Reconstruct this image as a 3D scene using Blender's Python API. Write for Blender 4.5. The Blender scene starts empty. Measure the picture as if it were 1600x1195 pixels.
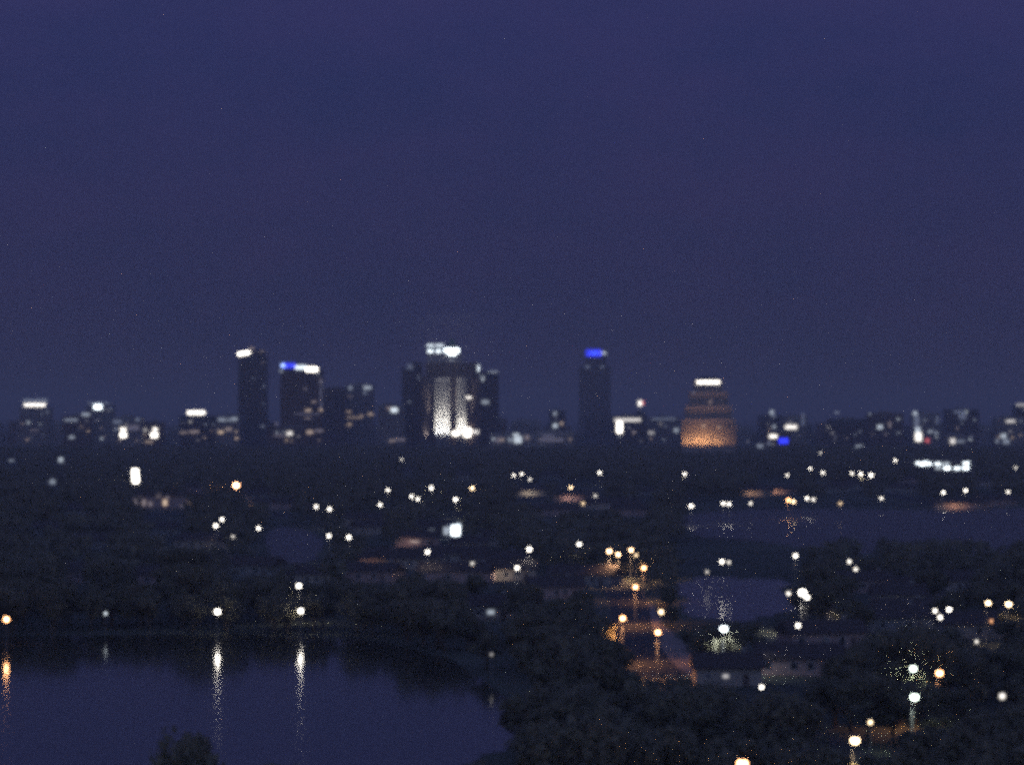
import bpy, bmesh, math, random
import numpy as np
from mathutils import Vector, Matrix

SC = bpy.context.scene
COL = SC.collection
RNG = random.Random(7)

# ------------------------------------------------------------------ camera, sky, exposure
CAM_H = 45.0          # the view is from a high floor above the lake
FPX = 4480.0          # focal length in pixels of the 1600 px wide photograph
HOR = 648.0           # image row of the horizon
CX, CY = 800.0, 597.5
PITCH = math.atan((HOR - CY) / FPX)

cam_data = bpy.data.cameras.new('camera')
cam = bpy.data.objects.new('camera', cam_data)
COL.objects.link(cam)
cam.location = (0, 0, CAM_H)
cam.rotation_euler = (math.radians(90) + PITCH, 0, 0)
cam_data.sensor_width = 36.0
cam_data.lens = 36.0 * FPX / 1600.0
cam_data.clip_start = 1.0
cam_data.clip_end = 80000.0
SC.camera = cam

world = bpy.data.worlds.new('World')
SC.world = world
world.use_nodes = True
wn, wl = world.node_tree.nodes, world.node_tree.links
wn.clear()
w_out = wn.new('ShaderNodeOutputWorld')
w_bg = wn.new('ShaderNodeBackground')
w_sky = wn.new('ShaderNodeTexSky')
w_sky.sky_type = 'NISHITA'
w_sky.sun_disc = False
w_sky.sun_elevation = math.radians(-4.0)      # dusk: the sun has set behind the camera
w_sky.sun_rotation = math.radians(180.0)
w_sky.altitude = 30
w_sky.air_density = 1.0
w_sky.dust_density = 1.0
w_sky.ozone_density = 2.0
w_bg.inputs['Strength'].default_value = 5.0   # the sun is 4 degrees down: Nishita twilight: faint afterglow low behind the camera
w_tc = wn.new('ShaderNodeTexCoord')
w_sep = wn.new('ShaderNodeSeparateXYZ')
w_rmp = wn.new('ShaderNodeValToRGB')           # deep blue dusk dome, the same in every direction
w_bg2 = wn.new('ShaderNodeBackground')
w_add = wn.new('ShaderNodeAddShader')
er = w_rmp.color_ramp.elements
er[0].position = 0.0; er[0].color = (0.0268, 0.0268, 0.069, 1)
er[1].position = 1.0; er[1].color = (0.026, 0.036, 0.112, 1)
e_ = er.new(0.05); e_.color = (0.0262, 0.0283, 0.085, 1)
e_ = er.new(0.14); e_.color = (0.0262, 0.0315, 0.113, 1)
w_bg2.inputs['Strength'].default_value = 1.0
wl.new(w_tc.outputs['Generated'], w_sep.inputs[0])
wl.new(w_sep.outputs['Z'], w_rmp.inputs['Fac'])
w_map = wn.new('ShaderNodeMapping'); w_map.inputs['Scale'].default_value = (1.0, 1.0, 2.2)
w_nz = wn.new('ShaderNodeTexNoise'); w_nz.inputs['Scale'].default_value = 9.0; w_nz.inputs['Detail'].default_value = 7; w_nz.inputs['Roughness'].default_value = 0.72
w_mr = wn.new('ShaderNodeValToRGB')            # a thin uneven veil of cloud, slightly purple against the blue
w_mr.color_ramp.elements[0].position = 0.3; w_mr.color_ramp.elements[0].color = (0.82, 0.95, 0.96, 1)
w_mr.color_ramp.elements[1].position = 0.7; w_mr.color_ramp.elements[1].color = (1.22, 1.05, 1.05, 1)
w_mul = wn.new('ShaderNodeVectorMath'); w_mul.operation = 'MULTIPLY'
wl.new(w_tc.outputs['Generated'], w_map.inputs['Vector']); wl.new(w_map.outputs[0], w_nz.inputs['Vector'])
wl.new(w_nz.outputs['Fac'], w_mr.inputs['Fac'])
wl.new(w_rmp.outputs['Color'], w_mul.inputs[0]); wl.new(w_mr.outputs['Color'], w_mul.inputs[1])
wl.new(w_mul.outputs[0], w_bg2.inputs['Color'])
wl.new(w_sky.outputs[0], w_bg.inputs['Color'])
wl.new(w_bg.outputs[0], w_add.inputs[0])
wl.new(w_bg2.outputs[0], w_add.inputs[1])
wl.new(w_add.outputs[0], w_out.inputs['Surface'])

SC.view_settings.view_transform = 'Standard'
SC.view_settings.look = 'None'
SC.view_settings.exposure = 0.0
SC.view_settings.gamma = 1.0
SC.view_settings.use_curve_mapping = False

SC.render.engine = 'CYCLES'
cy = SC.cycles
cy.use_denoising = False           # a small night sensor: keep the grain
cy.pixel_filter_type = 'BLACKMAN_HARRIS'
cy.filter_width = 5.4              # a soft phone lens
cy.use_adaptive_sampling = True
cy.adaptive_threshold = 0.025
cy.adaptive_min_samples = 4
cy.use_light_tree = True
cy.max_bounces = 4
cy.diffuse_bounces = 3
cy.glossy_bounces = 2
cy.transmission_bounces = 2
cy.volume_bounces = 0
cy.transparent_max_bounces = 8
cy.sample_clamp_indirect = 0.2
cy.sample_clamp_direct = 14.0
cy.caustics_reflective = False
cy.caustics_refractive = False

# ------------------------------------------------------------------ projection helpers
def ray(px, py):
    a, b = (px - CX) / FPX, -(py - CY) / FPX
    c, s = math.cos(PITCH), math.sin(PITCH)
    return Vector((a, c - b * s, s + b * c))      # camera looks along +Y
def at(px, py, Y):
    r = ray(px, py)
    return Vector((0, 0, CAM_H)) + r * (Y / r.y)
def on_z(px, py, z=0.0):
    r = ray(px, py)
    return Vector((0, 0, CAM_H)) + r * ((z - CAM_H) / r.z)
def to_px(p):
    c, s = math.cos(PITCH), math.sin(PITCH)
    y, z = p[1], p[2] - CAM_H
    dep = y * c + z * s
    up = -y * s + z * c
    return CX + FPX * p[0] / dep, CY - FPX * up / dep

# ------------------------------------------------------------------ materials
def mat(name, color, rough=0.8, metal=0.0, noise=None, emit=None, spec=0.3):
    m = bpy.data.materials.new(name)
    m.use_nodes = True
    nt = m.node_tree
    bs = nt.nodes['Principled BSDF']
    bs.inputs['Base Color'].default_value = (*color, 1)
    bs.inputs['Roughness'].default_value = rough
    bs.inputs['Metallic'].default_value = metal
    bs.inputs['Specular IOR Level'].default_value = spec
    if emit:
        bs.inputs['Emission Color'].default_value = (*emit[0], 1)
        bs.inputs['Emission Strength'].default_value = emit[1]
    if noise:
        scale, amt = noise
        tc = nt.nodes.new('ShaderNodeTexCoord')
        nz = nt.nodes.new('ShaderNodeTexNoise')
        nz.inputs['Scale'].default_value = scale
        nz.inputs['Detail'].default_value = 6
        mx = nt.nodes.new('ShaderNodeMapRange')
        mx.inputs['From Min'].default_value = 0.25
        mx.inputs['From Max'].default_value = 0.75
        mx.inputs['To Min'].default_value = 1 - amt
        mx.inputs['To Max'].default_value = 1 + amt
        vm = nt.nodes.new('ShaderNodeVectorMath'); vm.operation = 'SCALE'
        vm.inputs[0].default_value = color
        nt.links.new(tc.outputs['Object'], nz.inputs['Vector'])
        nt.links.new(nz.outputs['Fac'], mx.inputs['Value'])
        nt.links.new(mx.outputs[0], vm.inputs['Scale'])
        nt.links.new(vm.outputs[0], bs.inputs['Base Color'])
    return m

def leafy(m):
    """real leaves also let light through"""
    nt = m.node_tree; bs = nt.nodes['Principled BSDF']; out = nt.nodes['Material Output']
    tr = nt.nodes.new('ShaderNodeBsdfTranslucent'); ad = nt.nodes.new('ShaderNodeAddShader')
    nt.links.new(bs.inputs['Base Color'].links[0].from_socket, tr.inputs['Color'])
    nt.links.new(bs.outputs[0], ad.inputs[0]); nt.links.new(tr.outputs[0], ad.inputs[1]); nt.links.new(ad.outputs[0], out.inputs['Surface'])
    return m
_EM = {}
def emitter(color, strength, sampled=False):
    k = (tuple(color), strength, sampled)
    if k not in _EM:
        _EM[k] = mat('lit_' + str(len(_EM)), (0.8, 0.8, 0.8), 0.5, emit=(color, strength))
        if not sampled: _EM[k].cycles.emission_sampling = 'NONE'
    return _EM[k]

M = dict(
    grass=mat('grass', (0.095, 0.10, 0.065), 0.95, noise=(0.02, 0.5)),
    asphalt=mat('asphalt', (0.06, 0.058, 0.055), 0.85, noise=(0.3, 0.25)),
    leaf=leafy(mat('leaf', (0.12, 0.112, 0.072), 0.7, noise=(0.35, 0.4))),
    leaf_b=leafy(mat('leaf_olive', (0.12, 0.11, 0.07), 0.7, noise=(0.35, 0.4))),
    bark=mat('bark', (0.10, 0.075, 0.05), 0.9, noise=(3, 0.3)),
    steel=mat('pole_steel', (0.25, 0.25, 0.25), 0.5, 0.6),
    concrete=mat('concrete', (0.30, 0.28, 0.25), 0.85, noise=(0.08, 0.15)),
    stone=mat('pale_stone', (0.42, 0.38, 0.32), 0.8, noise=(0.08, 0.15)),
    dark=mat('dark_cladding', (0.08, 0.08, 0.085), 0.6, noise=(0.08, 0.2)),
    brown=mat('brown_granite', (0.14, 0.10, 0.08), 0.7, noise=(0.08, 0.2)),
    glass=mat('dark_glass', (0.02, 0.022, 0.025), 0.15, spec=0.6),
    stucco=mat('cream_stucco', (0.45, 0.38, 0.30), 0.9, noise=(0.6, 0.12)),
    stucco_b=mat('pinkish_stucco', (0.42, 0.30, 0.26), 0.9, noise=(0.6, 0.12)),
    shingle=mat('shingle', (0.09, 0.07, 0.06), 0.9, noise=(1.5, 0.3)),
    white=mat('white_paint', (0.75, 0.74, 0.70), 0.6),
    copper=mat('copper_green', (0.10, 0.20, 0.14), 0.6, 0.3, noise=(0.2, 0.3)),
)
def water(name, rough, bump):
  wm = mat(name, (0.055, 0.056, 0.038), rough, spec=0.5)
  bs = wm.node_tree.nodes['Principled BSDF']; bs.inputs['IOR'].default_value = 1.33
  nt = wm.node_tree
  tc = nt.nodes.new('ShaderNodeTexCoord'); nz = nt.nodes.new('ShaderNodeTexNoise')
  nz.inputs['Scale'].default_value = 0.25; nz.inputs['Detail'].default_value = 3
  bp = nt.nodes.new('ShaderNodeBump'); bp.inputs['Strength'].default_value = bump; bp.inputs['Distance'].default_value = 0.06
  nt.links.new(tc.outputs['Object'], nz.inputs['Vector']); nt.links.new(nz.outputs['Fac'], bp.inputs['Height'])
  nt.links.new(bp.outputs[0], bs.inputs['Normal'])
  return wm
M['water'] = water('lake_water', 0.095, 0.05)
M['pond_water'] = water('pond_water_surface', 0.17, 0.1)
M['windy_water'] = water('bay_water_surface', 0.36, 0.2)

WHITE = (1.0, 0.93, 0.82)
COOL = (0.85, 0.95, 1.0)
GREENISH = (0.85, 1.0, 0.86)
WARM = (1.0, 0.72, 0.42)
SODIUM = (1.0, 0.46, 0.19)
AMBER = (1.0, 0.6, 0.32)
BLUE = (0.004, 0.012, 1.0)
RED = (1.0, 0.12, 0.06)

# ------------------------------------------------------------------ mesh helpers
class MB:
    def __init__(s): s.v, s.f = [], []
    def box(s, x0, x1, y0, y1, z0, z1):
        b = len(s.v)
        s.v += [(x0,y0,z0),(x1,y0,z0),(x1,y1,z0),(x0,y1,z0),(x0,y0,z1),(x1,y0,z1),(x1,y1,z1),(x0,y1,z1)]
        s.f += [(b,b+3,b+2,b+1),(b+4,b+5,b+6,b+7),(b,b+1,b+5,b+4),(b+1,b+2,b+6,b+5),(b+2,b+3,b+7,b+6),(b+3,b,b+4,b+7)]
        return s
    def frustum(s, x0, x1, y0, y1, z0, z1, k=0.0):
        cx, cy_ = (x0+x1)/2, (y0+y1)/2
        b = len(s.v)
        s.v += [(x0,y0,z0),(x1,y0,z0),(x1,y1,z0),(x0,y1,z0)]
        s.v += [(cx+(a-cx)*k, cy_+(c-cy_)*k, z1) for a, c in ((x0,y0),(x1,y0),(x1,y1),(x0,y1))]
        s.f += [(b,b+3,b+2,b+1),(b+4,b+5,b+6,b+7),(b,b+1,b+5,b+4),(b+1,b+2,b+6,b+5),(b+2,b+3,b+7,b+6),(b+3,b,b+4,b+7)]
        return s
    def tube(s, p, q, r0, r1, n=6):
        p, q = Vector(p), Vector(q)
        d = (q - p).normalized()
        a = d.orthogonal().normalized(); c = d.cross(a)
        b = len(s.v)
        for P, r in ((p, r0), (q, r1)):
            for i in range(n):
                t = 2 * math.pi * i / n
                s.v.append(tuple(P + a * (r * math.cos(t)) + c * (r * math.sin(t))))
        for i in range(n):
            j = (i + 1) % n
            s.f.append((b+i, b+j, b+n+j, b+n+i))
        s.f.append(tuple(b+n+i for i in range(n)))
        s.f.append(tuple(b+n-1-i for i in range(n)))
        return s
    def ball(s, c, r, n=8, m=5, sz=1.0):
        b = len(s.v); c = Vector(c)
        s.v.append((c.x, c.y, c.z + r*sz))
        for i in range(1, m):
            ph = math.pi * i / m
            for j in range(n):
                t = 2*math.pi*j/n
                s.v.append((c.x + r*math.sin(ph)*math.cos(t), c.y + r*math.sin(ph)*math.sin(t), c.z + r*sz*math.cos(ph)))
        s.v.append((c.x, c.y, c.z - r*sz))
        for j in range(n): s.f.append((b, b+1+j, b+1+(j+1) % n))
        for i in range(m-2):
            for j in range(n):
                a0 = b+1+i*n+j; a1 = b+1+i*n+(j+1) % n
                s.f.append((a0, a0+n, a1+n, a1))
        e = len(s.v)-1; k = b+1+(m-2)*n
        for j in range(n): s.f.append((e, k+(j+1) % n, k+j))
        return s
    def mesh(s, name, m):
        me = bpy.data.meshes.new(name)
        me.from_pydata(s.v, [], s.f); me.materials.append(m); me.update()
        return me
def link(name, me, parent=None, loc=(0,0,0), rz=0.0):
    o = bpy.data.objects.new(name, me); COL.objects.link(o)
    o.location = loc; o.rotation_euler[2] = rz
    if parent: o.parent = parent
    return o
def thing(name, label, cat, loc=(0,0,0), rz=0.0, group=None):
    o = bpy.data.objects.new(name, None); COL.objects.link(o)
    o.empty_display_size = 1; o.location = loc; o.rotation_euler[2] = rz
    o['label'] = label; o['category'] = cat
    if group: o['group'] = group
    return o
def sheet(name, pts, z, m):
    me = bpy.data.meshes.new(name)
    me.from_pydata([(p[0], p[1], z) for p in pts], [], [tuple(range(len(pts)))])
    me.materials.append(m); me.update()
    if me.polygons[0].normal.z < 0: me.flip_normals()
    o = link(name, me); o['kind'] = 'structure'
    return o

# ------------------------------------------------------------------ the setting: ground, water, roads
sheet('ground', [(-14000, -300), (14000, -300), (14000, 29000), (-14000, 29000)], 0.0, M['grass'])

def smooth(poly, n=3, jit=0.0, seed=1):
    r = random.Random(seed)
    P = [Vector((p[0], p[1])) for p in poly]
    for _ in range(n):
        Q = []
        for i in range(len(P)):
            a, b = P[i], P[(i+1) % len(P)]
            Q += [a*0.75+b*0.25, a*0.25+b*0.75]
        P = [q + Vector((r.uniform(-jit, jit), r.uniform(-jit, jit))) for q in Q]
        jit *= 0.5
    return P
LAKE = smooth([on_z(x, y) for x, y in [(-160,996),(60,993),(260,991),(420,991),(560,998),(660,1016),(740,1050),(800,1100),(822,1140),(800,1166),(740,1184),(690,1200),(560,1260),(300,1330),(-500,1330),(-400,1100)]], 3, 2.0, 3)
POND = smooth([on_z(x, y) for x, y in [(1062,912),(1085,904),(1130,900),(1160,906),(1205,904),(1226,918),(1236,940),(1215,962),(1178,960),(1140,974),(1085,966),(1058,948),(1070,930)]], 3, 4.0, 4)
BAY = smooth([on_z(x, y) for x, y in [(1060,803),(1160,797),(1300,795),(1450,797),(1640,793),(1800,800),(1800,870),(1640,880),(1500,880),(1400,862),(1330,868),(1240,850),(1150,842),(1070,836)]], 3, 4.0, 5)
BASIN = smooth([on_z(x, y) for x, y in [(410,826),(470,822),(510,842),(500,872),(450,884),(410,866)]], 3, 2.0, 6)
WATERS = [LAKE, POND, BAY, BASIN]
for w, n in zip(WATERS, ('lake', 'pond', 'bay_water', 'basin_water')):
    sheet(n, w, 0.06, M[{'lake': 'water', 'pond': 'pond_water'}.get(n, 'windy_water')])

ROADS = []
def road(pts, width, name='road'):
    P = [Vector(on_z(*p)[:2]) for p in pts]
    for _ in range(2):
        Q = [P[0]]
        for a, b in zip(P, P[1:]): Q += [a*0.75+b*0.25, a*0.25+b*0.75]
        P = Q + [P[-1]]
    me = bpy.data.meshes.new(name)
    v, f = [], []
    for i, p in enumerate(P):
        t = (P[min(i+1, len(P)-1)] - P[max(i-1, 0)]).normalized(); n = Vector((-t.y, t.x)) * (width/2)
        z = 0.03 + 0.001*len(ROADS)
        v += [(p.x+n.x, p.y+n.y, z), (p.x-n.x, p.y-n.y, z)]
        if i: f.append((2*i-2, 2*i-1, 2*i+1, 2*i))
    me.from_pydata(v, [], f); me.materials.append(M['asphalt']); me.update()
    if me.polygons[0].normal.z < 0: me.flip_normals()
    o = link(name, me); o['kind'] = 'structure'
    ROADS.append((P, width))
road([(950,905),(985,935),(985,985),(1010,1040),(1075,1075),(1200,1120),(1330,1190),(1420,1290)], 9)
road([(180,812),(280,800),(380,795),(520,815),(640,800),(760,805),(900,800),(1070,806),(1140,799),(1250,792),(1400,788),(1640,786)], 10)
road([(560,812),(640,795),(740,790),(930,765),(1080,762)], 9)
road([(660,905),(760,912),(850,900),(950,905)], 8)
road([(1200,765),(1270,757),(1360,763),(1480,795),(1640,800)], 9)
road([(1380,1000),(1460,1000),(1640,990)], 8)
road([(300,868),(420,860),(560,885),(660,905)], 8)

M['paving'] = mat('paving', (0.30, 0.24, 0.20), 0.9, noise=(0.35, 0.45))
sheet('pavement', smooth([on_z(x, y) for x, y in [(948,925),(985,928),(1020,945),(1048,985),(1075,1020),(1104,1050),(1070,1066),(1020,1058),(985,1030),(968,985)]], 3, 1.5, 9), 0.015, M['paving'])
# ------------------------------------------------------------------ lamps
TARGETS = []          # (px, py, distance, radius px): things that glow and that the camera sees past the trees
def seen(px, py, Y, r=6): TARGETS.append((px, py, Y, r))

# sizes and strengths are uneven, as lamps of different makes and ages are
_lamp_mesh = {}
def lamp_meshes(h, style):
    k = (h, style)
    if k not in _lamp_mesh:
        if style == 'post':
            pole = MB().tube((0,0,0), (0,0,h-0.3), 0.09, 0.06).tube((0,0,0), (0,0,0.6), 0.17, 0.13)
            arm = None
            cap = MB().tube((0,0,h+0.28), (0,0,h+0.5), 0.3, 0.05, 8)
            head = MB().ball((0,0,h), 0.32)
        else:
            pole = MB().tube((0,0,0), (0,0,h+0.5), 0.14, 0.08).tube((0,0,0), (0,0,0.5), 0.25, 0.22)
            arm = MB().tube((0,0,h+0.4), (0,-0.9,h+0.75), 0.06, 0.05).tube((0,-0.9,h+0.75), (0,-2.0,h+0.62), 0.05, 0.05)
            cap = MB().frustum(-0.22, 0.22, -2.75, -1.85, h+0.42, h+0.7, 0.6)
            head = MB().ball((0,-2.3,h+0.16), 0.34, sz=0.8)
        _lamp_mesh[k] = (pole, arm, cap, head, {})
        _lamp_mesh[k] = (pole.mesh('pole', M['steel']), arm.mesh('arm', M['steel']) if arm else None, cap.mesh('cap', M['steel']), head, {})
    return _lamp_mesh[k]
def lamp(px, py, L, color, label, h=8.0, style='street', size=1.0, group='street lamps'):
    p0 = on_z(px, py, h)
    dy = 2.3 if style == 'street' else 0.0
    loc = (p0.x * (p0.y + 0) / p0.y, p0.y + dy, 0)
    t = thing('street_lamp' if style == 'street' else 'lamp_post', label, 'street lamp', loc, 0, group)
    pole, arm, cap, head, cache = lamp_meshes(h, style)
    link('pole', pole, t)
    if arm: link('arm', arm, t)
    link('cap', cap, t)
    shore = style == 'post' and px < 500
    key = (color, L, shore)
    if key not in cache: cache[key] = head.mesh('lamp_globe', emitter(color, L, shore))
    g = link('lamp_globe', cache[key], t)
    if size != 1.0:
        hy = -2.3 if style == 'street' else 0.0
        g.scale = (size, size, size); g.location = (0, hy*(1-size), h*(1-size))
    y_warm = color in (SODIUM, AMBER)
    if not shore and L > 20:                        # the light it throws on the ground and leaves below
        ld = bpy.data.lights.new('lamp_light', 'SPOT'); ld.energy = 60 * L * (0.34*size)**2 * (1.1 if y_warm else 0.35 if color == GREENISH or L in (262.0, 260.0) else 0.8); ld.color = color
        ld.shadow_soft_size = 0.15; ld.spot_size = math.radians(158); ld.spot_blend = 0.4
        lo = bpy.data.objects.new('lamp_light', ld); COL.objects.link(lo); lo.parent = g
        g0 = (0, -2.3, h) if style == 'street' else (0, 0, h)
        lo.location = (g0[0], g0[1], g0[2] - 0.75)
    seen(px, py, p0.y, 7)
    return t

LAMPS = [
 # px, py, L, colour, style, height, size, label
 (10,967,70,SODIUM,'post',5,1.2,'lamp post at the lake edge above the orange streak in the water'),
 (340,955,150,WHITE,'post',5,1.3,'white lamp post at the lake edge above the longest pale streak in the water'),
 (470,954,130,WHITE,'post',5,1.1,'white lamp post at the lake edge above the shorter white streak, under another lamp'),
 (467,916,150,WHITE,'street',8,1.1,'white street lamp straight above the lake edge lamp with the shorter streak'),
 (165,958,2,COOL,'post',4,.8,'small dim lamp post on the lake bank between the orange and the white streaks'),
 (369,760,1500,(1.0,.5,.25),'street',10,3.6,'very bright street lamp with an orange glow, largest light before the tall dark towers'),
 (337,822,60,WHITE,'street',8,1.3,'wide white street lamp, lower one of the close pair under the very bright lamp'),
 (347,812,50,WHITE,'street',8,1.1,'white street lamp, upper one of the close pair under the very bright lamp'),
 (404,826,45,WHITE,'street',8,1.0,'single white street lamp beside the small purple basin'),
 (364,839,3,WHITE,'street',6,1.0,'dim lamp just below the close pair of white street lamps'),
 (494,792,55,WHITE,'street',8,1.2,'leftmost of two street lamps on the road over the small purple basin'),
 (515,796,70,WHITE,'street',8,1.3,'brighter second of two street lamps on the road over the small purple basin'),
 (514,838,45,WHITE,'street',8,1.0,'street lamp at the edge of the small purple basin'),
 (545,840,60,WHITE,'street',8,1.1,'street lamp a little beyond the edge of the small purple basin'),
 (606,766,90,WHITE,'street',8,1.3,'first street lamp from the left in the loose row below the floodlit tower'),
 (594,789,50,WHITE,'street',8,1.2,'small street lamp under the first lamp of the row below the floodlit tower'),
 (643,776,80,WHITE,'street',8,1.3,'upper lamp of a touching pair below the floodlit tower'),
 (653,780,50,WHITE,'street',8,1.2,'lower lamp of a touching pair below the floodlit tower'),
 (674,763,150,WHITE,'street',8,1.7,'brightest street lamp of the loose row below the floodlit tower'),
 (712,781,130,WHITE,'street',8,1.6,'street lamp over its own glowing pole above the lit white facade'),
 (738,763,60,WARM,'street',8,1.6,'ragged white street lamp ending the loose row below the floodlit tower'),
 (628,718,8,WHITE,'street',8,1.6,'dim lone street lamp high in the dark trees below the floodlit tower'),
 (668,863,60,WHITE,'street',8,1.0,'white street lamp beside the brown lit house'),
 (803,743,70,WHITE,'street',8,1.4,'first of three small lamps in a short row beyond the lit tower'),
 (815,741,90,WHITE,'street',8,1.5,'middle and brightest of three small lamps in a short row'),
 (828,749,20,WHITE,'street',8,1.4,'last and faintest of three small lamps in a short row'),
 (892,762,60,WARM,'street',8,1.3,'small street lamp amid the pinkish lit houses'),
 (937,739,110,WHITE,'street',8,1.7,'lone bright street lamp above the curved road with pinkish houses'),
 (911,787,14,WARM,'street',7,1.3,'small lamp at the end of the curved faintly lit road'),
 (930,775,4,WHITE,'street',7,1.4,'dim lamp on the bend of the curved faintly lit road'),
 (827,859,170,WHITE,'street',8,1.3,'large white street lamp above the pale house with the lit wall'),
 (808,888,70,WHITE,'street',7,.95,'small street lamp standing by the pale house with the lit wall'),
 (905,851,90,WHITE,'street',8,1.05,'white street lamp apart to the side of the orange cluster'),
 (738,881,2.5,WHITE,'street',6,1.0,'faint lamp between the lit white facade and the pale house'),
 (952,862,450,AMBER,'street',8,1.3,'brightest street lamp at the top of the orange lit road'),
 (966,867,350,AMBER,'street',8,1.1,'street lamp touching the brightest one at the top of the orange lit road'),
 (986,860,300,AMBER,'street',8,1.1,'third street lamp of the trio at the top of the orange lit road'),
 (994,868,6,WARM,'street',7,.9,'faint lamp tucked beside the trio at the top of the orange road'),
 (1006,888,270,SODIUM,'street',8,1.0,'street lamp below the trio where the orange road begins to turn'),
 (993,918,420,SODIUM,'street',8,1.0,'sodium street lamp above the branches of the orange lit trees'),
 (973,967,520,SODIUM,'street',8,1.0,'sodium street lamp in the middle of the brightest orange lit trees'),
 (1028,989,420,SODIUM,'street',8,.95,'sodium street lamp lower down beside the orange lit trees'),
 (1033,957,12,WARM,'street',7,.9,'small weak lamp between the two lower sodium lamps and the pond'),
 (1070,741,90,WHITE,'street',8,1.6,'street lamp under the tower with the amber lit base'),
 (1080,791,130,WHITE,'street',8,1.5,'first bright lamp on the shore road of the wide bay'),
 (1130,787,60,WHITE,'street',8,1.2,'left lamp of a close pair on the shore road of the bay'),
 (1139,788,90,WHITE,'street',8,1.3,'right lamp of a close pair on the shore road of the bay'),
 (1173,787,16,WHITE,'street',8,1.3,'faint lamp following the close pair on the bay shore road'),
 (1232,782,200,SODIUM,'street',8,1.5,'wide bright lamp over the reddish reflection in the bay'),
 (1240,784,70,WARM,'street',8,1.2,'smaller lamp touching the wide bright lamp over the reddish reflection'),
 (1261,779,90,WHITE,'street',8,1.3,'bright lamp next along the bay shore road after the wide one'),
 (1271,781,8,WHITE,'street',8,1.3,'faint lamp just after the bright ones on the bay shore road'),
 (1230,743,24,WHITE,'street',8,1.6,'lamp above the brown lit houses over the bay'),
 (1266,732,60,WHITE,'street',8,1.6,'upper lamp of two descending lamps above the bay road'),
 (1286,739,70,WHITE,'street',8,1.6,'lower lamp of two descending lamps above the bay road'),
 (1331,740,40,WHITE,'street',8,1.5,'first of three lamps in a tight level row above the bay'),
 (1345,741,110,WHITE,'street',8,1.8,'middle of three lamps in a tight level row above the bay'),
 (1361,743,170,WHITE,'street',8,2.2,'widest and last of three lamps in a tight level row above the bay'),
 (1399,720,40,WHITE,'street',8,1.8,'small lamp between the tight row and the parking garage'),
 (1282,708,14,WHITE,'street',8,2.0,'small faint lamp below the pale greenish glow in the far city'),
 (1313,787,4,WARM,'street',7,1.5,'faint reddish lamp on the bay shore road before the last pair'),
 (1377,779,7,WHITE,'street',7,1.5,'dim lamp alone at the end of the faintly lit bay road'),
 (1474,770,60,WHITE,'street',8,1.4,'first of the two bright lamps under the parking garage'),
 (1509,767,80,WHITE,'street',8,1.5,'second of the two bright lamps under the parking garage'),
 (1575,769,10,WHITE,'street',8,1.4,'dim lamp beyond the two bright lamps under the parking garage'),
 (1587,731,16,WHITE,'street',8,1.6,'dim lamp level with the parking garage at the picture edge'),
 (1128,878,14,WHITE,'street',7,1.0,'street lamp on the dark lawn above the pond'),
 (1139,879,4,WHITE,'street',7,.9,'faint lamp touching the street lamp above the pond'),
 (1105,893,2,WHITE,'post',4,.9,'faintest low lamp on the bank above the pond'),
 (1243,869,80,WHITE,'street',8,1.0,'white street lamp between the bay and the pond'),
 (1254,928,260,WHITE,'street',8,1.9,'large white lamp beside the end of the pond'),
 (1261,934,120,WHITE,'street',7.6,1.0,'smaller lamp touching the large white lamp beside the pond'),
 (1232,928,5,WHITE,'street',7,.9,'faint lamp between the pond and the large white lamp'),
 (1131,984,262,COOL,'street',8,1.5,'bright white lamp in front of the pond'),
 (1247,977,14,WHITE,'post',5,.8,'small weak lamp below the large white lamp beside the pond'),
 (1327,878,6,WHITE,'street',7,1.0,'upper of two faint lamps in the dark beyond the pond'),
 (1337,889,5,WHITE,'post',5,1.0,'lower of two faint lamps in the dark beyond the pond'),
 (1461,954,10,WHITE,'post',5,.8,'dim lamp of the small trio on the side street'),
 (1483,952,60,WHITE,'post',5,.95,'bright lamp of the small trio on the side street'),
 (1469,964,12,WHITE,'post',5,.8,'lowest lamp of the small trio on the side street'),
 (1544,943,50,WARM,'street',8,.95,'smaller of two lamps with a red glow near the picture edge'),
 (1576,945,110,WARM,'street',8,1.2,'larger of two lamps with a red glow near the picture edge'),
 (1549,970,2.5,SODIUM,'post',4,.8,'faint reddish lamp under the pair with the red glow'),
 (1427,1046,150,GREENISH,'street',8,1.15,'upper greenish white lamp of the three bright ones in the corner'),
 (1468,1053,300,SODIUM,'street',8,1.1,'orange glowing lamp of the three bright ones in the corner'),
 (1429,1091,270,GREENISH,'street',8,1.3,'lower greenish white lamp of the three bright ones in the corner'),
 (1566,1087,1.6,WHITE,'post',4,1.4,'pale blurred lamp low near the picture edge'),
 (1526,1002,3,WHITE,'post',4,.7,'faint small lamp above the pale blurred one'),
 (1336,1159,260,WARM,'street',8,1.25,'big bright street lamp with an orange halo near the bottom of the picture'),
 (1360,1128,7,WARM,'post',4,.7,'small dim lamp just above the big lamp with an orange halo'),
 (1160,1196,230,SODIUM,'street',8,1.5,'strongest orange street lamp cut by the bottom edge of the picture'),
 (1190,1073,14,WHITE,'post',4,.6,'tiny lamp alone in the dark trees below the pond'),
 (768,1022,.5,WHITE,'post',4,.8,'barely visible lamp in the dark trees by the lake'),
]
for (x, y, L, c, st, h, sz, lb) in LAMPS:
    if y < 830 and 10 < L < 800: L *= 0.4
    elif 40 < L < 260: L *= 0.55
    lamp(x, y, float(L), c, lb, float(h), st, sz)

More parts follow.
